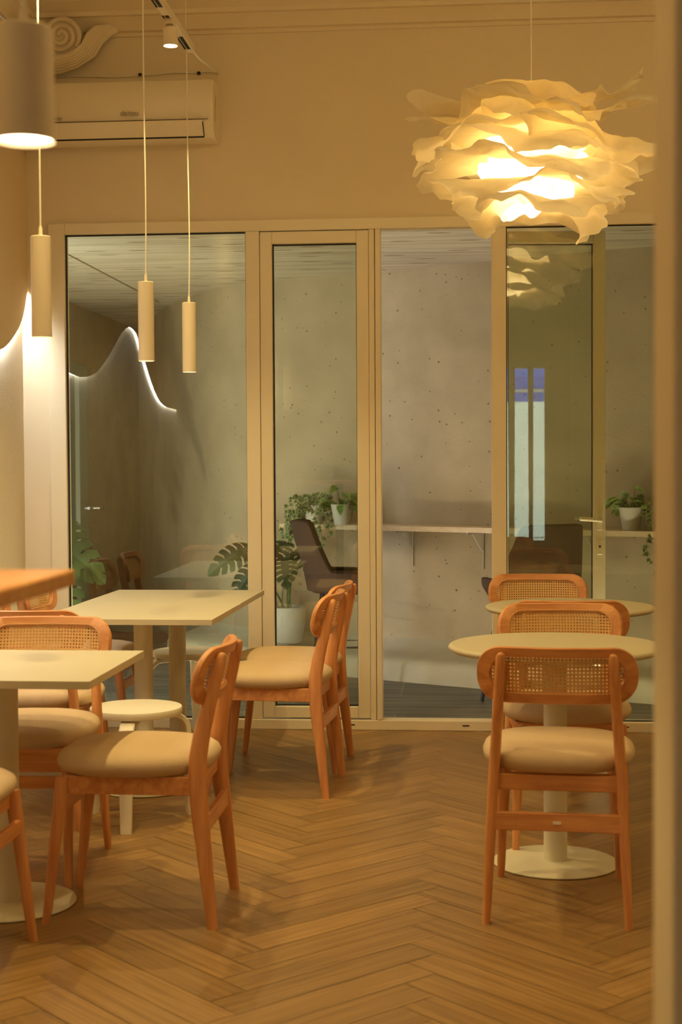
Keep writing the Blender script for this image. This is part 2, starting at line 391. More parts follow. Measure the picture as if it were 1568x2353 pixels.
# narrow wall end right beside the viewer
struct(box('wall_end', .2005, .37, 1.45, 1.6, 0, ZC, M['paint'], bevel=.004))
# cornice: stepped and coved profile along the back wall and the left wall
prof = [(0, 3.535), (.012, 3.535), (.016, 3.552), (.04, 3.556), (.05, 3.575), (.075, 3.60), (.09, 3.612), (.11, 3.615), (.115, 3.635), (.16, 3.66), (.19, 3.668), (.2, 3.69), (.27, 3.70), (.28, ZC), (0, ZC)]
b = MB(); b.rings([[(x, YB-d, z) for d, z in prof] for x in (XL, XR)])
struct(b.build('trim_1', M['cornice'], ang=20))
b = MB(); b.rings([[(XL+d, y, z) for d, z in prof] for y in (YF, YB)])
struct(b.build('trim_2', M['cornice'], ang=20))

# ornate scroll bracket in the corner under the cornice
t = thing('scroll_bracket', 'ornate cream plaster scroll bracket under the cornice in the left corner', 'bracket', (-1.98, YB, 3.36))
b = MB(); sp_ = []
for i in range(60):
    a = i/59*2.6*2*pi; rr = .012+.085*(i/59); sp_.append((-.035-rr*cos(a), -.14, .15+rr*sin(a)))
b.sweep(sp_, .011, .13, n=12, side=(1, 0, 0), e=3) if False else None
for i in range(59):
    pass
b.sweep(sp_, .0115, .0115, n=8)
b2 = MB(); b2.sweep([(p[0], p[1]+.004, p[2]) for p in sp_[::2]], .009, .009, n=6)
b.add([(-.035+.10*cos(2*pi*k/40), -.135, .15+.10*sin(2*pi*k/40)) for k in range(40)]+[(-.035+.10*cos(2*pi*k/40), 0, .15+.10*sin(2*pi*k/40)) for k in range(40)],
      [tuple(range(40)), tuple(range(79, 39, -1))]+[(k, (k+1) % 40, 40+(k+1) % 40, 40+k) for k in range(40)])
b.build('scroll', M['cornice'], t)
b = MB()
for k in range(6):
    o_ = k*.017
    b.sweep([(-.20, -.13+o_, .055-o_*.62), (-.13, -.15+o_, .040-o_*.62), (-.05, -.16+o_, .035-o_*.5), (.03, -.16+o_, .055-o_*.4), (.08+o_*.4, -.15+o_, .10-o_*.3), (.095+o_*.6, -.12+o_*.8, .155-o_*.2), (.125+o_*.8, -.09+o_*.6, .20-o_*.2), (.19+o_*.5, -.05+o_*.3, .215-o_*.1)], .016, .013, n=10)
b.build('drapery', M['cornice'], t)
# wavy panel on the left wall with the lit edge
WAVE = [(7.5, 2.255), (7.41, 2.11), (7.22, 1.985), (7.04, 1.92), (6.75, 1.888), (6.45, 1.875), (6.2, 1.90), (6.03, 1.945), (5.75, 2.06), (5.44, 2.21), (5.3, 2.262), (5.16, 2.283), (5.03, 2.275), (4.93, 2.245), (4.73, 2.114), (4.5, 1.965), (4.36, 1.89), (4.22, 1.835), (4.05, 1.80), (3.9, 1.79), (3.44, 1.785)]
def wave(y):
    for i in range(len(WAVE)-1):
        a, b2 = WAVE[i], WAVE[i+1]
        if b2[0] <= y <= a[0]:
            p0 = WAVE[max(i-1, 0)]; p3 = WAVE[min(i+2, len(WAVE)-1)]
            h = (a[0]-b2[0]); t_ = (a[0]-y)/h
            m0 = (b2[1]-p0[1])/max(p0[0]-b2[0], 1e-6)*h; m1 = (p3[1]-a[1])/max(a[0]-p3[0], 1e-6)*h
            return (2*t_**3-3*t_**2+1)*a[1]+(t_**3-2*t_**2+t_)*m0+(-2*t_**3+3*t_**2)*b2[1]+(t_**3-t_**2)*m1
    return 1.785
wp = tag(bpy.data.objects.new('wall_panel', None), 'tan wall panel with a wavy lit lower edge on the left wall', 'wall panel'); C.objects.link(wp); wp.location = (XL, 7.5, 1.78)
NW = 150; ys = [7.498-(7.498-3.44)*i/NW for i in range(NW+1)]
vs = []; fs = []
for y in ys:
    z = wave(y); vs += [(.030, y-7.5, z-1.78), (.030, y-7.5, 3.534-1.78), (.020, y-7.5, z-1.78), (.020, y-7.5, 3.534-1.78)]
for i in range(NW):
    a, c = 4*i, 4*i+4
    fs += [(a, a+1, c+1, c), (a+2, c+2, c+3, a+3), (a, c, c+2, a+2), (a+1, a+3, c+3, c+1)]
fs += [(0, 2, 3, 1), (4*NW, 4*NW+1, 4*NW+3, 4*NW+2)]
MB().add(vs, fs).build('panel_board', M['panel'], wp, ang=25)
vs = []; fs = []
for y in ys:
    z = wave(y)+.005; vs += [(.017, y-7.5, z-1.78), (.017, y-7.5, z+.008-1.78), (.004, y-7.5, z-1.78), (.004, y-7.5, z+.008-1.78)]
for i in range(NW):
    a, c = 4*i, 4*i+4
    fs += [(a, a+1, c+1, c), (a+2, c+2, c+3, a+3), (a, c, c+2, a+2), (a+1, a+3, c+3, c+1)]
fs += [(0, 2, 3, 1), (4*NW, 4*NW+1, 4*NW+3, 4*NW+2)]
tag(MB().add(vs, fs).build('led_strip', M['led'], wp, ang=25), 'bright white light strip')

# ------------------------------------------------------------------ glazed frame in the back wall
Y0, Y1 = 7.478, 7.56
b = MB()
b.box(FX0, -2.044, Y0, Y1, 0, FZ).box(-2.044, FX1, Y0, Y1, 2.537, FZ).box(-2.044, FX1, Y0-.006, Y1, 0, .052)
b.box(-1.108, -1.037, Y0, Y1, .052, 2.537).box(-.481, -.452, Y0, Y1, .052, 2.537).box(-.449, -.421, Y0-.008, Y1, .052, 2.537).box(.135, .208, Y0, Y1, .052, 2.537).box(1.18, FX1, Y0, Y1, .052, 2.537)
fr_ = struct(b.build('trim_3', M['frame'], smooth=False, bevel=.004))
b = MB()
for x in (-.58, .0, .8): b.box(x-.017, x+.017, Y0-.0085, Y0-.005, .026, .031)
b.build('drain_slot', M['gasket'], fr_, smooth=False)
def pane(name, x0, x1, z0, z1, y, parent, rim=.006, mt='glass'):
    g_ = box('glass_pane', x0, x1, y, y+.006, z0, z1, M[mt], parent)
    b = MB(); b.box(x0, x0+rim, y-.006, y+.012, z0, z1).box(x1-rim*.6, x1, y-.006, y+.012, z0, z1).box(x0, x1, y-.006, y+.012, z1-rim, z1).box(x0, x1, y-.006, y+.012, z0, z0+rim)
    b.build('gasket', M['gasket'], parent, smooth=False); return g_
w1 = struct(bpy.data.objects.new('window_1', None)); C.objects.link(w1); pane('p', -2.044, -1.108, .0525, 2.5365, 7.505, w1)
b = MB().box(-2.044, -1.99, 7.49, 7.503, .053, .10); 
w2 = struct(bpy.data.objects.new('window_2', None)); C.objects.link(w2); pane('p', .2085, 1.1795, .0525, 2.5365, 7.505, w2, rim=.004)
def door_leaf(name, width, mt=M['frame']):
    # local: hinge edge at x=0, front face toward -y
    e = struct(bpy.data.objects.new(name, None)); C.objects.link(e)
    H0, H1 = .06, 2.533
    b = MB().box(0, .062, 0, .06, H0, H1).box(width-.062, width, 0, .06, H0, H1).box(.062, width-.062, 0, .06, H1-.062, H1).box(.062, width-.062, 0, .06, H0, H0+.058)
    b.build('door_frame', mt, e, smooth=False, bevel=.004)
    pane('p', .062, width-.062, H0+.058, H1-.062, .03, e, rim=.006)
    return e
d1 = door_leaf('door_1', .553); d1.location = (-1.035, 7.482, 0)
d2 = door_leaf('door_2', .56); d2.location = (.158, 7.60, 0); d2.rotation_euler = (0, 0, R(5))
b = MB(); b.box(.516, .545, -.006, 0, 1.01, 1.10); b.build('handle_plate', M['frame'], d2, smooth=False, bevel=.002)
b = MB(); b.sweep([(.53, -.004, 1.062), (.53, -.045, 1.062), (.515, -.05, 1.064), (.42, -.052, 1.07)], .011, n=10); b.build('door_handle', M['frame'], d2)
b = MB(); b.box(.518, .543, -.005, 0, .885, .955); b.build('lock_plate', M['frame'], d2, smooth=False, bevel=.002)
b = MB(); b.lathe([(.006, 0), (.006, .002)]); k_ = b.build('keyhole', M['gasket'], d2); k_.rotation_euler = (R(90), 0, 0); k_.location = (.53, -.0045, .925)

# ------------------------------------------------------------------ patio behind the glass
PC = 2.60
curve = [(3.2, 7.95), (2.4, 8.18), (1.7, 8.42), (1.103, 8.70), (.83, 8.84), (.5, 9.03), (.167, 9.22), (-.15, 9.39), (-.524, 9.60), (-.9, 9.80), (-1.29, 9.985), (-1.5, 10.11), (-1.74, 10.37), (-2.0, 10.81), (-2.23, 11.3), (-2.55, 12.14), (-2.85, 13.1), (-3.05, 13.6)]
# dense smooth curve
def dens(pts, k=6):
    o_ = []
    for i in range(len(pts)-1):
        p0 = Vector(pts[max(i-1, 0)]); p1 = Vector(pts[i]); p2 = Vector(pts[i+1]); p3 = Vector(pts[min(i+2, len(pts)-1)])
        for j in range(k):
            t_ = j/k; o_.append(.5*((2*p1)+(p2-p0)*t_+(2*p0-5*p1+4*p2-p3)*t_*t_+(3*p1-p0-3*p2+p3)*t_**3))
    o_.append(Vector(pts[-1])); return o_
cv = dens(curve)
def offs(cv, d):
    o_ = []
    for i, p in enumerate(cv):
        t_ = (cv[min(i+1, len(cv)-1)]-cv[max(i-1, 0)]).normalized(); nrm = Vector((t_.y, -t_.x))
        if nrm.y > 0 and abs(nrm.y) > .2: nrm = -nrm
        elif nrm.x > 0: nrm = -nrm if t_.y > 0 and False else nrm
        o_.append(p+nrm*d)
    return o_
def toward(cv, d):                     # offset to the viewer's side (left-hand side walking right to left)
    o_ = []
    for i, p in enumerate(cv):
        t_ = (cv[min(i+1, len(cv)-1)]-cv[max(i-1, 0)]).normalized(); o_.append(p+Vector((-t_.y, t_.x))*d)
    return o_
def ribbon(cvs_z):                     # closed loft of (curve, z) rows
    n_ = len(cvs_z[0][0]); return MB().rings([[(c[i].x, c[i].y, z) for c, z in cvs_z] for i in range(n_)])
outer = toward(cv, -.15)
struct(ribbon([(cv, -.1), (outer, -.1), (outer, 3.0), (cv, 3.0)]).build('wall_patio', M['pitted'], ang=60))
pf = MB().box(-3.2, 3.4, 7.56, 13.9, -.12, -.004); struct(pf.build('floor_patio', M['tile'], smooth=False))
struct(box('ceiling_patio', -3.2, 3.4, 7.645, 13.9, PC, PC+.05, M['plywood']))
struct(box('wall_patio_skyblock', 3.2, 3.4, 7.64, 9.0, -.1, PC, M['pitted']))  # unseen end wall, added to keep sky light out of the patio
struct(box('trim_5', -2.335, -2.325, 7.66, 11.2, PC-.004, PC+.001, mat('brown_panel_joint', (.22, .17, .11), .8)))
# rounded plinth along the foot of the patio wall
seg = [c for c in cv if c.x > -1.9]
def row(d, z): return (toward(seg, d), z)
rows = [row(.0, -.004), row(.0, .23), row(.05, .185), row(.14, .155), row(.24, .14), row(.28, .125), row(.30, .10), row(.305, .05), row(.31, -.004)]
n_ = len(seg); pl = MB().rings([[(c[i].x, c[i].y, z) for c, z in rows] for i in range(n_)])
struct(pl.build('trim_4', M['plinth'], ang=50))
# left patio wall with its own glazed door
b = MB().box(-3.2, -3.0, 7.64, 10.4, -.1, PC).box(-3.2, -3.0, 11.56, 13.9, -.1, PC).box(-3.2, -3.0, 10.4, 11.56, 2.14, PC)
struct(b.build('wall_patio_side', M['pitted'], smooth=False))
d3 = struct(bpy.data.objects.new('door_3', None)); C.objects.link(d3)
b = MB().box(-3.06, -2.985, 11.30, 11.56, 0, 2.14).box(-3.06, -2.985, 10.4, 10.48, 0, 2.14).box(-3.06, -2.985, 10.48, 11.30, 2.05, 2.14).box(-3.06, -2.985, 10.48, 11.30, 0, .1)
b.build('door_frame', mat('pale_green_enamel', (.36, .43, .37), .4), d3, smooth=False, bevel=.004)
box('glass_pane', -3.03, -3.02, 10.48, 11.30, .1, 2.05, M['darkglass'], d3)
box('backing', -3.19, -3.18, 10.40, 11.56, 0, 2.14, mat('dark_brown_interior', (.05, .035, .025), .9), d3)
b = MB(); b.sweep([(-2.985, 11.45, 1.015), (-2.93, 11.45, 1.015), (-2.925, 11.38, 1.018), (-2.92, 11.30, 1.02)], .012); b.sweep([(-2.93, 11.46, 1.015), (-2.88, 11.47, 1.015), (-2.86, 11.52, 1.015)], .012)
b.build('door_handle', M['chrome'], d3)

# shelf on the patio wall
sh = thing('wall_shelf', 'long pale wooden shelf running along the curved patio wall', 'shelf', (.2, 9.1, .965))
scv = [c for c in cv if -1.15 < c.x < 1.9]
def shl(d): return toward(scv, d)
L_ = (.2, 9.1, .965)
a_, b_ = shl(.004), shl(.27)
hf = len(scv)//2
MB().rings([[(a_[i].x-L_[0], a_[i].y-L_[1], -.032), (b_[i].x-L_[0], b_[i].y-L_[1], -.032), (b_[i].x-L_[0], b_[i].y-L_[1], 0), (a_[i].x-L_[0], a_[i].y-L_[1], 0)] for i in range(len(scv))]).build('shelf_board', M['shelf'], sh, ang=30)
for bx_ in (-.33, .12, .8):
    i = min(range(len(scv)), key=lambda q: abs(scv[q].x-bx_)); p = scv[i]; d = (shl(.22)[i]-p)
    q0 = p+d*.03
    b = MB(); b.sweep([(q0.x-L_[0], q0.y-L_[1], -.27), (q0.x-L_[0], q0.y-L_[1], -.04), (p.x+d.x-L_[0], p.y+d.y-L_[1], -.036)], .012, .004, n=8, e=4)
    b.sweep([(q0.x-L_[0]+d.x*.05, q0.y-L_[1]+d.y*.05, -.16), (p.x+d.x*.7-L_[0], p.y+d.y*.7-L_[1], -.042)], .006, .003, n=8)
    b.build('bracket', M['bracket'], sh)

# ------------------------------------------------------------------ chairs
def stadium(hw, hh, rr, n=14):
    pts = []
    for cx, cz, a0 in ((hw-rr, hh-rr, 0), (-hw+rr, hh-rr, 90), (-hw+rr, -hh+rr, 180), (hw-rr, -hh+rr, 270)):
        for i in range(n+1): a = R(a0+90*i/n); pts.append((cx+rr*cos(a), cz+rr*sin(a)))
    # add points along long straight edges so they bend with the curve
    out = []
    for i in range(len(pts)):
        a, b2 = pts[i], pts[(i+1) % len(pts)]; out.append(a)
        if abs(a[0]-b2[0]) > .05:
            for k in range(1, 16): out.append((a[0]+(b2[0]-a[0])*k/16, a[1]+(b2[1]-a[1])*k/16))
    return out
BR = .50                                     # bend radius of the backrest
def bend(x, z, off):                         # x along, z up, off = toward the sitter; tilted backrest frame
    a = x/BR; rr = BR-off
    px = rr*sin(a); py = BR-rr*cos(a)
    zz = z; tilt = R(13)
    return (px, -.262+py*cos(tilt)-zz*sin(tilt)-.0, .737+zz*cos(tilt)+py*sin(tilt)*.0)
LEGX, LEGZ = [], []
def make_chair():
    t = thing('dining_chair', '', 'chair', group='cane-backed dining chairs')
    # seat cushion
    rg = []
    prof = [(.60, .437), (.84, .440), (.94, .448), (.99, .462), (1.0, .476), (.975, .490), (.90, .502), (.76, .511), (.55, .517), (.28, .520)]
    n_ = 48
    for s_, z in prof:
        ring = []
        for j in range(n_):
            a = 2*pi*j/n_; c, d = cos(a), sin(a); e = 2.9
            x = .233*math.copysign(abs(c)**(2/e), c); y = .242*math.copysign(abs(d)**(2/e), d)
            x *= 1-.06*max(0, -y/.242)
            ring.append((x*s_, y*s_+.004, z+(.006*(y/.242)*0)))
        rg.append(ring)
    MB().rings(rg).build('seat', M['fabric'], t, ang=80)
    # apron rails
    b = MB()
    for sx in (-1, 1):
        b.add([(sx*(.183+.010), -.19, .388), (sx*(.183-.012), -.19, .388), (sx*(.178-.012), .195, .388), (sx*(.178+.010), .195, .388),
               (sx*(.183+.010), -.19, .443), (sx*(.183-.012), -.19, .443), (sx*(.178-.012), .195, .443), (sx*(.178+.010), .195, .443)],
              [(0, 1, 2, 3), (7, 6, 5, 4), (0, 4, 5, 1), (1, 5, 6, 2), (2, 6, 7, 3), (3, 7, 4, 0)])
    b.box(-.17, .17, .175, .197, .388, .443).box(-.175, .175, -.205, -.183, .388, .436)
    b.build('seat_frame', M['chairwoodx'], t, smooth=False, bevel=.003)
    # legs
    for sx in (-1, 1):
        MB().loft([(sx*.192, .252, 0, .0115, .0115), (sx*.190, .245, .05, .0135, .0135), (sx*.184, .222, .25, .017, .018), (sx*.180, .205, .38, .0185, .021), (sx*.179, .198, .438, .0185, .021)], e=2.8).build('leg', M['chairwood'], t)
        pts = [(.207, -.250, 0, .0115, .0155), (.204, -.243, .06, .013, .0175), (.198, -.228, .20, .0150, .022), (.191, -.212, .34, .016, .0262), (.187, -.205, .43, .0165, .0275), (.182, -.207, .50, .0165, .0272),
               (.177, -.218, .57, .0162, .0255), (.172, -.236, .64, .016, .0225), (.168, -.2515, .70, .0155, .0205), (.1635, -.2665, .76, .0150, .0185), (.1615, -.2735, .79, .0145, .0165), (.161, -.2765, .801, .011, .012), (.161, -.2775, .806, .005, .006)]
        MB().loft([(sx*a, b_, c, d, e_) for a, b_, c, d, e_ in pts], e=2.5).build('leg', M['chairwood'], t)
    # stretchers
    box('stretcher', -.194, .194, -.236, -.216, .275, .328, M['chairwoodx'], t, bevel=.003)
    box('stretcher', -.178, .178, .209, .226, .315, .355, M['chairwoodx'], t, bevel=.003)
    # backrest frame ring: outer minus inner
    out_, inn = stadium(.243, .0875, .079), stadium(.200, .0560, .0545)
    n1 = len(out_)
    # resample inner to same count by matching parameter (both built alike)
    th_ = .0105
    vs = []; fs = []
    for (ox, oz), (ix, iz) in zip(out_, inn):
        for sx_, sz_, of in ((ox, oz, th_*.45), (ox, oz, -th_*.45), (ox*.985, oz*.965, -th_), (ix, iz, -th_), (ix, iz, th_), (ox*.985, oz*.965, th_)):
            vs.append(bend(sx_, sz_, of))
    for i in range(n1):
        a, c = i*6, ((i+1) % n1)*6
        for k in range(6): fs.append((a+k, a+(k+1) % 6, c+(k+1) % 6, c+k))
    MB().add(vs, fs).build('back_frame', M['chairwoodx'], t, ang=50)
    # cane panel as grid fan between inner outline rows
    vs = []; fs = []; uv = []
    half = [p for p in inn]; cols = 40
    xs = [-.2005+.401*i/cols for i in range(cols+1)]
    def hz(x):
        ax = abs(x); rr = .0545
        if ax <= .200-rr: return .0562
        dd = min(ax-(.200-rr), rr); return (.056-rr)+math.sqrt(max(rr*rr-dd*dd, 0))+.0002
    for x in xs:
        h = hz(x)
        for k in range(7): z = -h+2*h*k/6; vs.append(bend(x, z, .001)); uv.append((x+.3, z+.3))
    for i in range(cols):
        for k in range(6): a = i*7+k; fs.append((a, a+7, a+8, a+1))
    o = MB().add(vs, fs).build('cane_panel', M['cane'], t, fix=False)
    ul = o.data.uv_layers.new(name='UVMap')
    for i, lp in enumerate(o.data.loops): ul.data[i].uv = uv[lp.vertex_index]
    # raised spline round the cane on the front face
    sp_ = stadium(.2045, .0605, .059)
    MB().sweep([bend(x, z, th_+.0005) for x, z in sp_], .0022, n=6, closed=True).build('cane_border', M['cane_border'], t)
    return t
M['cane_border'] = mat('pale_cane_spline', (.66, .36, .13), .5)
def put(o, x, y, deg, label):
    o.location = (x, y, 0); o.rotation_euler = (0, 0, R(deg)); o['label'] = label
    return o
proto = make_chair()
put(proto, .285, 4.58, -4.6, 'cane-backed wooden chair with its back to us at the nearest round table')
CH = [
 (.36, 5.405, 181, 'cane-backed chair facing us on the far side of the nearest round table'),
 (.41, 6.035, -2, 'cane-backed chair mostly hidden back to back between the two round tables'),
 (.345, 6.885, 180, 'cane-backed chair against the glazing beyond the far round table'),
 (-.99, 4.444, 90, 'nearest side-on wooden chair with beige seat at the front square table'),
 (-.80, 6.165, 85.4, 'side-on wooden chair at right of the joined square tables, nearer of the pair'),
 (-.80, 6.64, 85.4, 'side-on wooden chair at right of the joined square tables, beside the closed door'),
 (-1.468, 4.865, 181, 'cane-backed chair facing us on the far side of the front square table'),
 (-1.645, 5.61, 0, 'chair with back toward us at the near edge of the joined square tables'),
 (-1.80, 6.87, -90, 'cane-backed chair by the lit left wall at the farthest square table'),
 (-1.80, 6.13, -90, 'cane-backed chair by the left wall behind the wooden high table'),
 (-1.485, 3.905, -90, 'chair at the lower left corner showing only its seat corner and front legs'),
]
for x, y, a, lab in CH: put(copy_tree(proto), x, y, a, lab)
st_ = [c for c in proto.children if c.name.startswith('stretcher')][0]
tag(box('care_tag', -.012, .012, -.2385, -.236, .297, .305, mat('white_label', (.8, .78, .7), .5), st_), 'small white label')

# ------------------------------------------------------------------ tables
def table_base(t, sx=0, h=.722):
    MB().lathe([(.205, 0), (.211, .003), (.211, .006), (.205, .009), (.10, .012), (.042, .013), (.0395, .02), (.0395, h-.006)], n=64).build('base_column', M['tablemetal'], t, ang=30)
    MB().box(-.14, .14, -.14, .14, h-.006, h).build('mounting_plate', M['tablemetal'], t, smooth=False)
def round_table(x, y, lab):
    t = thing('round_table', lab, 'table', (x, y, 0), 0, 'round cafe tables')
    MB().lathe([(.33, .722), (.352, .724), (.359, .730), (.361, .7345), (.359, .740), (.353, .7445), (.345, .7455)], n=96).build('tabletop', M['tabletop'], t, ang=80)
    table_base(t); return t
round_table(.302, 5.02, 'nearest round cream cafe table on a disc base')
round_table(.445, 6.375, 'far round cream cafe table beyond the back-to-back chairs')
def square_table(x, y, w_, d_, lab, rz=0):
    t = thing('square_table', lab, 'table', (x, y, 0), rz, 'square cafe tables')
    MB().box(-w_/2, w_/2, -d_/2, d_/2, .722, .7455).build('tabletop', M['tabletop'], t, smooth=False, bevel=.0015)
    table_base(t); return t
square_table(-1.35, 6.105, .72, .685, 'nearer of the two joined square cream tables', R(-1))
square_table(-1.34, 6.788, .72, .665, 'farther of the two joined square cream tables, by the glazing', R(-1))
square_table(-1.42, 4.45, .72, .69, 'front square cream table at the left photo edge', R(-.5))

# high wooden table at the left edge
t = thing('high_table', 'out of focus orange wooden high table top at the left edge', 'table', (-1.0, 1.84, 0))
MB().box(-.40, .415, -.34, .34, 1.178, 1.203).build('tabletop', M['counterwood'], t, smooth=False, bevel=.004)
MB().lathe([(.20, 0), (.20, .012), (.04, .014), (.035, .03), (.035, 1.178)]).build('base_column', M['black'], t, ang=30).location = (-.12, 0, 0)

# ------------------------------------------------------------------ white bentwood stools
def make_stool():
    t = thing('bentwood_stool', '', 'stool', group='white bentwood stools')
    H_ = .437
    MB().lathe([(.165, H_-.030), (.174, H_-.028), (.1765, H_-.022), (.1765, H_-.006), (.174, H_-.001), (.168, H_)], n=64).build('seat', M['stoolwhite'], t, ang=50)
    for k in range(3):
        a = R(-90+120*k); d = Vector((cos(a), sin(a), 0)); s_ = (-sin(a), cos(a), 0)
        pts = [d*.06+Vector((0, 0, H_-.042)), d*.14+Vector((0, 0, H_-.042))]
        for i in range(1, 9): q = R(90*i/8); pts.append(d*(.14+.065*sin(q))+Vector((0, 0, H_-.042-.065*(1-cos(q)))))
        pts.append(d*.210+Vector((0, 0, .2))); pts.append(d*.216+Vector((0, 0, 0.0)))
        b = MB(); b.sweep(pts, [.028]*2+[.028]*8+[.0255, .021], .0115, n=12, side=s_, e=6)
        o = b.build('leg', M['stoolwhite'], t, ang=40)
    return t
s1 = make_stool(); s1.location = (-1.255, 5.535, 0); s1.rotation_euler = (0, 0, R(2)); s1['label'] = 'white three-legged round stool in front of the joined square tables'
s2 = copy_tree(s1); s2.location = (-1.372, 7.225, 0); s2.rotation_euler = (0, 0, R(60)); s2['label'] = 'white round stool behind the joined square tables against the glazing'

# ------------------------------------------------------------------ lamps
def pendant(x, y, z, top, lab, r_=.0305, h_=.302, energy=P_PEND, kink=.0):
    t = thing('pendant_lamp', lab, 'lamp', (x, y, z), 0, 'cream cylinder pendants')
    MB().lathe([(r_-.002, .004), (r_, 0), (r_, h_), (r_-.002, h_+.002), (.006, h_+.0025), (.006, h_+.012)], n=40, cap0=False).build('lamp_shade', M['lampwhite'], t, ang=40)
    MB().lathe([(.0055, 0), (.0055, .022), (.003, .028)]).build('cord_grip', M['lampwhite'], t).location = (0, 0, h_+.004)
    n_ = 14; pts = [(kink*sin(i/n_*5)*(1-i/n_), 0, h_+.02+(top-z-h_-.02)*i/n_) for i in range(n_+1)]
    MB().sweep(pts, .0028, n=8).build('cord', M['cable'], t)
    MB().lathe([(.001, .0055), (r_-.0025, .0055)], cap0=True, cap1=False, n=32).build('light_disc', M['disc'], t, fix=False)
    light('pendant_light', 'SPOT', (0, 0, .002), energy, parent=t, spot_size=R(118), spot_blend=.35, shadow_soft_size=.024)
    return t
TZ = 3.19
pendant(-1.222, 5.635, 1.757, TZ-.02, 'cream cylinder pendant hanging nearer, left of the pair over the joined tables', kink=.004)
pendant(-1.205, 6.44, 1.763, TZ-.02, 'cream cylinder pendant hanging farther, right of the pair over the joined tables', kink=.006)
pendant(-1.275, 4.40, 1.745, ZC, 'soft cream cylinder pendant near the lit left wall')
pendant(-.592, 1.975, 1.797, ZC, 'large blurred glowing pendant above the wooden high table', r_=.040, h_=.150, energy=22)
# ceiling track with adjustable spot
t = thing('track_light', 'white ceiling track with one lit spotlight above the air conditioner', 'lamp', (-1.2, 5.3, TZ))
b = MB().box(-.0175, .0175, -1.6, 1.22, -.016, .016); b.build('rail', M['lampwhite'], t, smooth=False, bevel=.002)
for y_ in (1.07, .77, .47):
    box('slot', -.0186, -.010, y_-.10, y_+.09, -.0172, -.0146, M['dark'], t); box('slot', -.006, .009, y_-.10, y_+.09, -.0172, -.0150, M['dark'], t)
for y_ in (0, 1.1): MB().sweep([(0, y_, .016), (0, y_, ZC-TZ)], .0015).build('hanging_wire', M['cable'], t)
b = MB(); b.sweep([(0, 1.21, 0), (-.01, 1.5, .03), (-.02, 1.8, .08), (-.035, 2.1, .135), (-.045, 2.195, .148)], .005); b.build('supply_cable', M['cable'], t)
sp = MB(); sp.lathe([(.029, 0), (.030, .002), (.030, .07), (.022, .078), (.008, .079)], n=32, cap0=False)
h_ = sp.build('spotlight_head', M['lampwhite'], t, ang=40); h_.location = (.002, .745, -.118)
b = MB(); b.sweep([(.0, .745, -.04), (0, .745, -.014)], .008); b.box(-.015, .015, .70, .79, -.034, -.014); b.build('adapter', M['lampwhite'], t, smooth=False)
MB().lathe([(.001, .005), (.0275, .005)], cap0=True, cap1=False, n=32).build('light_disc', M['disc'], h_, fix=False)
light('track_spot', 'SPOT', (.002, .745, -.119), P_SPOT, parent=t, spot_size=R(104), spot_blend=.45, shadow_soft_size=.028)
for y_, p_ in ((-1.1, 1.0), (-.1, .6)):
    h2 = copy_tree(h_, t); h2.location = (.002, y_, -.118)
    light('track_spot', 'SPOT', (.002, y_, -.119), P_SPOT*p_, parent=t, spot_size=R(104), spot_blend=.45, shadow_soft_size=.028)

# opal globes added near the ceiling, above the frame, to fill the room light
for i, (x, y, p_, lab) in enumerate(((-.6, 3.2, .9, 'added opal globe fill lamp between the high table and the square tables'), (1.7, 3.0, .9, 'added opal globe fill lamp right of the narrow wall end'), (-1.75, 1.0, .5, 'added opal globe fill lamp near the left wall, closest to the street side'), (2.2, 5.3, .6, 'added opal globe fill lamp right of the round tables'))):
    t = thing('fill_globe_lamp', lab, 'lamp', (x, y, ZC-.2), 0, 'added opal fill globes')
    MB().lathe([(.05, .155), (.05, .2), (.02, .2)], n=32).build('ceiling_mount', M['lampwhite'], t)
    MB().lathe([(.115*sin(pi*k/14), -.115*cos(pi*k/14)+.04) for k in range(1, 14)], n=40).build('globe', M['bulb'], t).visible_shadow = True
    light('globe_fill_light', 'AREA', (0, 0, -.085), P_FILL*p_*.12, parent=t, shape='DISK', size=.2)
    for q in range(4):
        a = pi/2*q+.4
        light('globe_fill_light', 'AREA', (.13*cos(a), .13*sin(a), .03), P_FILL*p_*.4, parent=t, rot=(R(90), 0, a+pi/2), shape='DISK', size=.2)

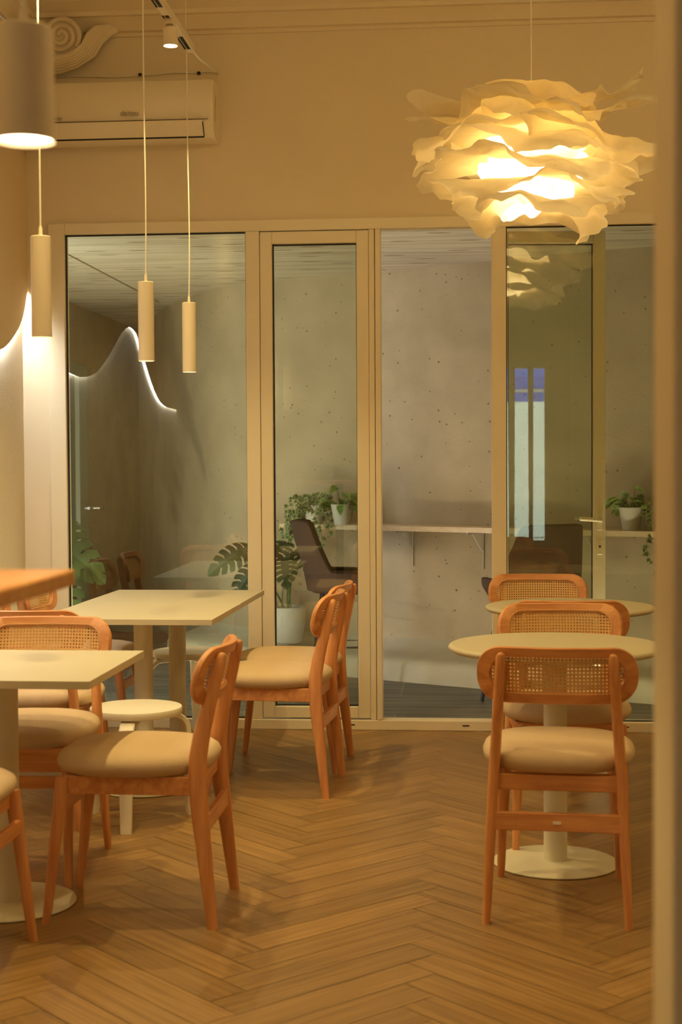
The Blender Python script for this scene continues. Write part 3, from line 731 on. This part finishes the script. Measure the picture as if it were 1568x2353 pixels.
# crumpled paper pendant
FX, FY, FZC = .27, 6.05, 2.55
t = thing('paper_lamp', 'large glowing crumpled white paper pendant lamp like a rose', 'lamp', (FX, FY, FZC))
def crump(p, seed, a1, a2):
    q = Vector((p.x*7, p.y*7, p.z*7+seed*5)); p = p+Vector((noise.noise(q), noise.noise(q+Vector((9, 0, 0))), noise.noise(q+Vector((0, 9, 0)))))*a1
    q = Vector((p.x*19, p.y*19, p.z*19+seed*5)); return p+Vector((noise.noise(q), noise.noise(q+Vector((9, 0, 0))), noise.noise(q+Vector((0, 9, 0)))))*a2
def sheet(z0, r0, Ro, drop, amp, nr, ph, seed, cph, ca, tilt=0, tph=0, up=0):
    # one sheet of paper: leaves the centre, rolls outward and hangs as a wavy skirt; four corners stick out
    nth, nrd = 200, 18; vs = []; fs = []
    for i in range(nth):
        a = 2*pi*i/nth; e = Vector((cos(a), sin(a), seed*3.1))
        co = max(0, cos((a-cph)*2)) ** (5 if ca < .3 else 16)
        RR = Ro*(1+ca*co+.10*noise.noise(e*1.4))
        wv = sin(nr*a+ph+1.6*noise.noise(e*1.1+Vector((0, 0, 5))))+.8*noise.noise(e*2.6+Vector((0, 0, 11)))
        for k in range(nrd+1):
            s_ = k/nrd; rr = r0+(RR-r0)*(1-(1-s_)**1.7)
            z = z0-drop*s_**2.2+amp*wv*s_**1.5+tilt*cos(a-tph)*s_+up*co*s_**3
            rr += .030*s_*s_*sin(nr*1.9*a+ph*2+seed)
            p = crump(Vector((rr*cos(a), rr*sin(a), z)), seed, .030*s_+.008, .012*s_+.004)
            vs.append(p)
    for i in range(nth):
        for k in range(nrd):
            a = i*(nrd+1)+k; c = ((i+1) % nth)*(nrd+1)+k; fs.append((a, c, c+1, a+1))
    return MB().add(vs, fs).build('paper_sheet', M['paper'], t, ang=180, fix=False)
D_ = R
# z0, r0, R, drop, amp, waves, phase, seed, corner angle, corner reach, tilt, tilt dir, corner lift
for a_ in [(.325, .012, .22, .10, .040, 2, .4, 1, D_(40), .10),
           (.20, .03, .35, .00, .050, 3, 1.0, 2, D_(184), .50, .0, 0, .015),
           (.235, .04, .30, .01, .055, 3, 2.0, 12, D_(5), .60, .0, 0, .13),
           (.215, .05, .30, .12, .050, 3, 2.2, 3, D_(250), .22, .03, D_(180)),
           (.13, .07, .40, .07, .050, 3, .2, 4, D_(182), .24, .02, D_(200)),
           (.10, .09, .42, .09, .045, 3, 3.0, 5, D_(-12), .16, -.05, 0),
           (.00, .10, .41, .05, .050, 3, 1.9, 6, D_(215), .16, .04, D_(180)),
           (-.07, .09, .36, .06, .045, 4, .7, 7, D_(20), .20, -.02, 0),
           (-.14, .07, .29, .07, .040, 4, 2.5, 8, D_(238), .42, -.02, 0)]: sheet(*a_)
vs = []; fs = []
for i in range(96):
    a = 2*pi*i/96
    for k in range(33):
        b_ = -pi/2+pi*(k+.5)/33; vs.append(crump(Vector((.215*cos(b_)*cos(a), .215*cos(b_)*sin(a), .20*sin(b_)+.015)), 77, .06, .035))
for i in range(96):
    for k in range(32): a = i*33+k; c = ((i+1) % 96)*33+k; fs.append((a, c, c+1, a+1))
MB().add(vs, fs).build('inner_shade', M['paper'], t, ang=180, fix=False)
MB().lathe([(.001, -.055), (.022, -.05), (.034, -.02), (.034, .01), (.02, .04), (.014, .055)], n=24).build('bulb', M['bulb'], t)
MB().lathe([(.02, .05), (.022, .06), (.022, .11), (.01, .12)], n=24).build('lamp_holder', M['lampwhite'], t)
MB().sweep([(0, 0, .11), (0, 0, ZC-FZC)], .003).build('cord', M['cable'], t)
light('paper_lamp_light', 'POINT', (0, 0, -.02), P_FLOWER, color=(1, .83, .52), parent=t, shadow_soft_size=.06)

# ------------------------------------------------------------------ air conditioner
t = thing('air_conditioner', 'white split air conditioner unit on the back wall below the cable', 'air conditioner', (-1.69, 7.5, 2.975))
pr = [(0, .008), (-.10, 0), (-.15, .008), (-.185, .04), (-.205, .10), (-.212, .18), (-.208, .26), (-.195, .285), (-.16, .296), (0, .30)]
xs = [(-.452, .965), (-.446, .99), (-.436, 1.0), (.436, 1.0), (.446, .99), (.452, .965)]
MB().rings([[(x, y*k, .15+(z-.15)*k) for y, z in pr] for x, k in xs]).build('body', M['ac'], t, ang=30)
MB().rings([[(x, y, z) for y, z in ((-.165, .012), (-.214, .082), (-.217, .084), (-.169, .010))] for x in (-.36, .40)]).build('louver', M['ac'], t, ang=20)
b = MB(); b.box(-.36, .40, -.172, -.160, .0075, .0125); b.sweep([(-.362, -.167, .010), (-.362, -.213, .075)], .0022); b.sweep([(.402, -.167, .010), (.402, -.213, .075)], .0022); b.build('vent_gap', M['dark'], t, smooth=False)
b = MB(); b.box(-.40, .43, -.2145, -.205, .0885, .090); b.build('panel_seam', M['logo'], t, smooth=False)
def text(name, s_, size, loc, parent, rot=(R(90), 0, 0), mt='logo'):
    cu = bpy.data.curves.new(name, 'FONT'); cu.body = s_; cu.size = size; cu.align_x = 'CENTER'; cu.extrude = .0004
    o = bpy.data.objects.new(name, cu); C.objects.link(o)
    bpy.context.view_layer.update()
    me_ = bpy.data.meshes.new_from_object(o.evaluated_get(bpy.context.evaluated_depsgraph_get()))
    bpy.data.objects.remove(o); me_.materials.clear(); me_.materials.append(M[mt])
    o = bpy.data.objects.new(name, me_); C.objects.link(o); o.parent = parent; o.location = loc; o.rotation_euler = rot; return o
text('logo', 'daitsu', .040, (.035, -.2135, .112), t)
text('lettering', 'inverter', .026, (-.345, -.2125, .10), t)
text('side_print', 'A+++ inverter', .022, (.4535, -.12, .16), t, (R(90), R(-90), R(90)))
# cable along the wall above the unit, with clips
t = thing('wall_cable', 'thin white cable clipped along the wall above the air conditioner', 'cable', (-1.69, 7.49, 3.34))
MB().sweep([(-.42, 0, .0), (-.3, 0, .004), (-.1, 0, -.006), (.05, 0, -.004), (.12, 0, .0), (.22, 0, .008), (.32, 0, .004), (.40, 0, .008), (.445, 0, .0)], .0035).build('cable_run', M['cable'], t)
for x in (.047, .35): box('clip', x-.008, x+.008, -.006, .006, -.006, .008, M['dark'], t)

# ------------------------------------------------------------------ bar stools on the patio
def make_bar():
    t = thing('bar_stool', '', 'bar stool', group='brown upholstered bar stools')
    # bucket shell
    n_ = 60; vs = []; fs = []; rows = 9
    def rim(a):                              # a=0 at the back
        q = abs(a)/R(128); return 1.02-.10*max(0, q-.26) if q < .36 else 1.01-.29*min(1, (q-.36)/.20)**.75 if q < .56 else .72-.02*(q-.56)
    for i in range(n_+1):
        a = R(-128)+R(256)*i/n_; top = rim(a)
        for k in range(rows):
            s_ = k/(rows-1); z = .60+(top-.60)*s_
            rx = .215+.045*min(1, s_*1.5); ry = .205+.055*min(1, s_*1.4)
            dr = .045*max(0, (z-.75)/.27)**1.3*max(0, cos(a))
            vs.append((rx*sin(a), -(ry+dr)*cos(a)+.0, z))
    for i in range(n_):
        for k in range(rows-1): q = i*rows+k; fs.append((q, q+rows, q+rows+1, q+1))
    o = MB().add(vs, fs).build('backrest_shell', M['brown'], t, fix=False, ang=180)
    so = o.modifiers.new('thick', 'SOLIDIFY'); so.thickness = .04; so.offset = 0
    bv = o.modifiers.new('round', 'BEVEL'); bv.width = .014; bv.segments = 3; bv.limit_method = 'ANGLE'; bv.angle_limit = R(50)
    MB().lathe([(.12, .575), (.19, .585), (.218, .61), (.222, .655), (.21, .685), (.17, .70), (.08, .705)], n=48).build('seat', M['brown'], t, ang=70)
    for sx in (-1, 1):
        for sy in (-1, 1):
            MB().sweep([(sx*.13, sy*.13, .60), (sx*.205, sy*.205, 0)], [.014, .010], n=12).build('leg', M['black'], t)
    b = MB(); q = .178
    b.sweep([(-q, -q, .27), (q, -q, .27), (q, q, .27), (-q, q, .27)], .009, closed=True, n=8); b.build('footrest', M['black'], t)
    return t
b1 = make_bar(); b1.location = (-.725, 8.86, 0); b1.rotation_euler = (0, 0, R(-84)); b1['label'] = 'brown upholstered bar stool side-on seen through the closed glass door'
b2 = copy_tree(b1); b2.location = (.37, 8.34, 0); b2.rotation_euler = (0, 0, R(28)); b2['label'] = 'brown upholstered bar stool seen through the open door leaf at right'

# ------------------------------------------------------------------ plants
class Leaves(MB):
    def __init__(s): super().__init__(); s.rim = []
    def leaf(s, base, d, up, L, shape, cup=.25, droop=.3):
        d = Vector(d).normalized(); up = Vector(up); sd = d.cross(up).normalized(); up = sd.cross(d).normalized()
        ctr = len(s.v); out = shape
        c0 = (0, .45)
        def P(x, y):
            return Vector(base)+d*(y*L)+sd*(x*L)+up*(cup*abs(x)*L-droop*y*y*L)
        vs = [P(*c0)]; rm = [0]
        for fr2, rv in ((.5, .4), (1, 1)):
            for x, y in out: vs.append(P(c0[0]+(x-c0[0])*fr2, c0[1]+(y-c0[1])*fr2)); rm.append(rv)
        n_ = len(out); fs = []
        for i in range(n_):
            j = (i+1) % n_; fs.append((0, 1+i, 1+j)); fs.append((1+i, 1+n_+i, 1+n_+j, 1+j))
        s.add(vs, fs); s.rim += rm
    def done(s, name, mt, parent):
        o = s.build(name, mt, parent, fix=False, ang=180)
        at = o.data.attributes.new('rim', 'FLOAT', 'POINT')
        for i, q in enumerate(s.rim): at.data[i].value = q
        return o
HEART = [(0, .06), (.12, -.02), (.28, .02), (.38, .18), (.38, .36), (.30, .58), (.17, .80), (0, 1.02), (-.17, .80), (-.30, .58), (-.38, .36), (-.38, .18), (-.28, .02), (-.12, -.02)]
IVY = [(0, .05), (.16, -.10), (.28, .0), (.22, .14), (.52, .26), (.30, .42), (.24, .52), (.12, .62), (0, 1.0), (-.12, .62), (-.24, .52), (-.30, .42), (-.52, .26), (-.22, .14), (-.28, .0), (-.16, -.10)]
def pot(t, r_top, r_bot, h, name='pot'):
    MB().lathe([(r_bot*.96, 0), (r_bot, .006), (r_top, h-.01), (r_top+.002, h), (r_top-.004, h+.001), (r_top-.007, h-.012), (r_top-.012, h-.03)], n=48, cap1=False).build(name, M['pot'], t, ang=40)
    MB().lathe([(.001, h-.02), (r_top-.008, h-.022)], n=32, cap1=False).build('soil', M['soil'], t, fix=False)
def pothos(x, y, z, lab, seed, rz=0):
    t = thing('potted_pothos', lab, 'plant', (x, y, z), rz, 'pothos plants on the shelf'); pot(t, .070, .050, .13)
    rn = random.Random(seed); lv = Leaves(); st = MB()
    for i in range(28):
        a = rn.uniform(0, 2*pi); el = rn.uniform(.1, 1.35); Ls = rn.uniform(.04, .115)
        if i == 0: a, el, Ls = 2.6, 1.45, .13
        e_ = Vector((cos(a)*cos(el), sin(a)*cos(el), sin(el)))
        if e_.y > 0: e_.y *= .25
        p0 = Vector((cos(a)*.02, sin(a)*.02, .11)); p1 = p0+e_*Ls*.6+Vector((0, 0, .01)); p2 = p0+e_*Ls+Vector((0, 0, -.012 if el < .6 else 0))
        st.sweep([p0, p1, p2], .0018, n=6)
        dd = Vector((cos(a+rn.uniform(-.6, .6)), -abs(sin(a+rn.uniform(-.6, .6))), rn.uniform(-.7, .35)))
        lv.leaf(p2, dd, (-.3*e_.x+rn.uniform(-.3, .3), -.5-.3*e_.y, 1), rn.uniform(.056, .084), HEART, .3, .35)
    st.build('stems', M['stem'], t); lv.done('foliage', M['pothos'], t); return t
def ivy(x, y, z, lab, seed, dirs, rz=0):
    t = thing('potted_ivy', lab, 'plant', (x, y, z), rz, 'trailing ivy plants on the shelf'); pot(t, .066, .048, .125)
    rn = random.Random(seed); lv = Leaves(); st = MB()
    runs = [(rn.uniform(0, 2*pi), rn.uniform(.05, .13), rn.uniform(.0, .10)) for i in range(26)]+dirs
    for a, out_, dp in runs:
        pts = []
        N = 8+int(dp*50)
        for i in range(N+1):
            s_ = i/N; rr = out_*min(1, s_*1.9)**.8; zz = .12+.07*sin(min(1, s_*1.5)*pi)*.9-max(0, s_-.35)*dp*1.5
            pts.append(Vector((cos(a)*rr+.012*sin(s_*9+a), min(sin(a)*rr, sin(a)*rr*.3)+.010*cos(s_*7), zz)))
        st.sweep(pts, .0013, n=5)
        for i in range(1, len(pts)):
            for _ in range(1 if i > 3 else 2):
                q = rn.uniform(0, 2*pi)
                lv.leaf(pts[i]+Vector((rn.uniform(-.012, .012), rn.uniform(-.012, .012), rn.uniform(-.008, .012))), (cos(q), -abs(sin(q))*.5, rn.uniform(-.9, .2)), (rn.uniform(-.4, .4), -1, .6), rn.uniform(.030, .048), IVY, .1, .2)
    st.build('vines', M['vine'], t); lv.done('foliage', M['ivy'], t); return t
SZ = .9655
pothos(-.787, 9.445, SZ, 'white potted pothos on the shelf, seen through the closed door', 4)
ivy(-.975, 9.53, SZ, 'white potted ivy trailing off the left end of the shelf', 11, [(R(200), .16, .22), (R(190), .19, .26), (R(215), .14, .2), (R(-60), .10, .24), (R(-75), .09, .28), (R(-40), .12, .18)])
pothos(.95, 8.60, SZ, 'white potted pothos on the right part of the shelf', 9, R(150))
ivy(1.135, 8.50, SZ, 'white potted ivy with long trails at the right end, cut by the wall', 21, [(R(-100), .09, .30), (R(-110), .08, .62), (R(-90), .09, .70), (R(-120), .07, .5), (R(-150), .12, .3)])

def monstera_leaf(mb, base, d, up, L, nl=6, seed=0):
    d = Vector(d).normalized(); up = Vector(up); sd = d.cross(up).normalized(); up = sd.cross(d).normalized()
    ns_, nu = 48, 7
    for sg in (-1, 1):
        idx = {}; vs = []; fs = []
        for i in range(ns_+1):
            s_ = i/ns_; wdt = .44*(sin(pi*min(1, .08+s_*.92))**.62)*(1-.25*s_)
            for k in range(nu+1):
                u_ = k/nu
                x = wdt*u_; y = s_+.16*u_*u_-.13*u_*(1-s_)
                P = Vector(base)+d*(y*L)+sd*(sg*x*L)+up*((.22*x-.55*x*x-.30*y*y)*L)
                idx[i, k] = len(vs); vs.append(P)
        for i in range(ns_):
            s_ = (i+.5)/ns_; ph = (s_*nl+seed*.13) % 1
            for k in range(nu):
                if k >= 2 and s_ > .14 and s_ < .93 and ph > 1-.34*(k/nu)**.5: continue
                fs.append((idx[i, k], idx[i+1, k], idx[i+1, k+1], idx[i, k+1]))
        mb.add(vs, fs)
def monstera(x, y, z, lab, leaves, rp=.14, hp=.24):
    t = thing('potted_monstera', lab, 'plant', (x, y, z), 0, 'monstera plants on the patio'); 
    MB().lathe([(rp*.72, 0), (rp*.82, .012), (rp*.97, hp*.55), (rp, hp-.004), (rp-.004, hp), (rp-.014, hp-.004), (rp-.016, hp-.03)], n=56, cap1=False).build('pot', M['pot'], t, ang=50)
    MB().lathe([(.001, hp-.03), (rp-.012, hp-.032)], n=32, cap1=False).build('soil', M['soil'], t, fix=False)
    for i, (tip, d, up, L) in enumerate(leaves):
        tip = Vector(tip); b0 = Vector((random.uniform(-.04, .04), random.uniform(-.04, .04), hp-.03))
        mid = (b0+tip)/2+Vector((tip.x*.12, tip.y*.12, .06))
        MB().sweep(dens3([b0, mid, tip]), .0055, n=8).build('stem', M['stem'], t)
        mb = MB(); monstera_leaf(mb, tip, d, up, L, 6, i); mb.build('leaf', M['monstera'], t, fix=False, ang=180)
    return t
def dens3(p):
    return [p[0]*(1-s_)**2+p[1]*2*s_*(1-s_)+p[2]*s_**2 for s_ in [i/8 for i in range(9)]]
monstera(-2.62, 9.12, -.003, 'leafy monstera behind the left end of the glazing', [
    ((.10, -.05, 1.02), (.55, -.35, -.75), (.5, -.6, .7), .34), ((.0, -.1, .92), (.75, -.2, -.35), (.1, -.7, .7), .40), ((-.08, 0, 1.10), (.2, -.3, -.6), (.3, -.8, .5), .30),
    ((.05, -.12, .78), (.5, -.3, -.8), (.4, -.7, .5), .36), ((-.1, .1, 1.2), (-.4, 0, -.4), (0, -.6, .8), .3)], .15, .30)
monstera(-1.17, 9.60, .188, 'monstera in a large white pot on the plinth behind the closed door', [
    ((-.22, -.08, .62), (-.75, -.35, -.28), (.1, -.7, .7), .27), ((-.16, -.1, .52), (-.6, -.4, -.6), (-.3, -.8, .5), .25), ((.02, -.1, .66), (-.2, -.5, -.1), (0, -.5, .9), .26),
    ((.06, -.06, .60), (.5, -.4, -.2), (.1, -.6, .8), .24), ((.02, 0, .72), (.35, -.3, .5), (-.3, -.8, .3), .22), ((.0, -.1, .56), (.1, -.6, -.3), (0, -.5, .8), .22)], .13, .235)

# patio lamps: small ground uplight beside the left plant plus linear fill lamps added out of sight behind the sill
t = thing('ground_uplight', 'small black ground spotlight beside the left patio plant', 'lamp', (-2.50, 7.86, -.003))
MB().lathe([(.05, 0), (.05, .01), (.012, .012), (.012, .05)]).build('spike', M['black'], t)
MB().lathe([(.035, .05), (.04, .06), (.04, .12)], cap1=False).build('lamp_housing', M['black'], t)
MB().lathe([(.001, .112), (.037, .112)], cap1=False).build('light_disc', M['disc'], t, fix=False)
ul_ = light('uplight', 'SPOT', (0, 0, .125), P_PATIO*4, color=NEUT, parent=t, spot_size=R(110), spot_blend=.8, shadow_soft_size=.02)
ul_.rotation_euler = Vector((-.45, 3.2, 2.5)).to_track_quat('-Z', 'Y').to_euler()
for x0_, x1_, lab in ((-2.0, -.5, 'added linear fill lamp hidden at the foot of the left glazing, patio side'), (.30, 1.15, 'added linear fill lamp hidden at the foot of the right pane, patio side')):
    t = thing('patio_fill_lamp', lab, 'lamp', ((x0_+x1_)/2, 7.588, -.003), 0, 'added patio fill lamps'); hw_ = (x1_-x0_)/2
    MB().box(-hw_, hw_, -.018, .018, 0, .03).build('housing', M['black'], t, smooth=False)
    MB().box(-hw_+.02, hw_-.02, -.014, .014, .03, .032).build('diffuser', M['bulb'], t, smooth=False)
    light('patio_fill_light', 'AREA', (0, 0, .036), P_PATIO*hw_*1.05, color=NEUT, parent=t, rot=(R(180-14), 0, 0), shape='RECTANGLE', size=hw_*1.9, size_y=.03)

# ------------------------------------------------------------------ street side behind the viewer (seen only in the glass)
w3 = struct(bpy.data.objects.new('window_3', None)); C.objects.link(w3)
b = MB().box(WX0, WX0+.06, YF-.1, YF-.03, WZ0, WZ1).box(WX1-.06, WX1, YF-.1, YF-.03, WZ0, WZ1).box(WX0+.06, WX1-.06, YF-.1, YF-.03, WZ1-.06, WZ1).box(WX0+.06, WX1-.06, YF-.1, YF-.03, WZ0, WZ0+.06)
b.build('window_frame', M['frame'], w3, smooth=False)
box('glass_pane', WX0+.06, WX1-.06, YF-.07, YF-.064, WZ0+.06, WZ1-.06, M['glass'], w3)
def curtain(x0, x1, lab):
    t = tag(bpy.data.objects.new('curtain', None), lab, 'curtain', 'white window curtains'); C.objects.link(t); t.location = ((x0+x1)/2, YF+.07, WZ0-.1)
    pts = [((x0-x1)/2+(x1-x0)*i/60, .02*sin(i*.9)) for i in range(61)]
    vs = []; fs = []
    for x, y in pts: vs += [(x*.75, y, 0), (x, y, 2.25)]
    for i in range(60): fs.append((2*i, 2*i+2, 2*i+3, 2*i+1))
    o = MB().add(vs, fs).build('cloth', M['curtain'], t, fix=False, ang=180); s_ = o.modifiers.new('s', 'SOLIDIFY'); s_.thickness = .003
    return t
curtain(.52, .60, 'narrow white curtain strip across the street window, leftmost')
curtain(.76, .82, 'narrow white curtain strip beside the street window edge')
t = thing('awning', 'blue and white awning over the street window', 'awning', (.6, YF-.2, 2.35))
b = MB()
for zz in ((-.02, .10), (.14, .30)): b.box(-1.2, 1.2, -.9, -.88, zz[0]-.2, zz[1]-.2)
b.build('blue_band', M['blue'], t, smooth=False)
MB().box(-1.2, 1.2, -.9, -.88, -.10, -.06).build('white_band', M['stripe'], t, smooth=False)
MB().add([(-1.2, 0, .35), (1.2, 0, .35), (1.2, -.9, .1), (-1.2, -.9, .1), (-1.2, 0, .34), (1.2, 0, .34), (1.2, -.9, .09), (-1.2, -.9, .09)], [(0, 1, 2, 3), (7, 6, 5, 4), (0, 4, 5, 1), (2, 6, 7, 3), (1, 5, 6, 2), (0, 3, 7, 4)]).build('canopy', M['blue'], t, smooth=False)
struct(box('ground', -14, 14, -16, YF-.21, -.12, -.02, M['street']))
struct(box('wall_street', -6, 8, -12.3, -12, 0, 3.2, M['facade']))
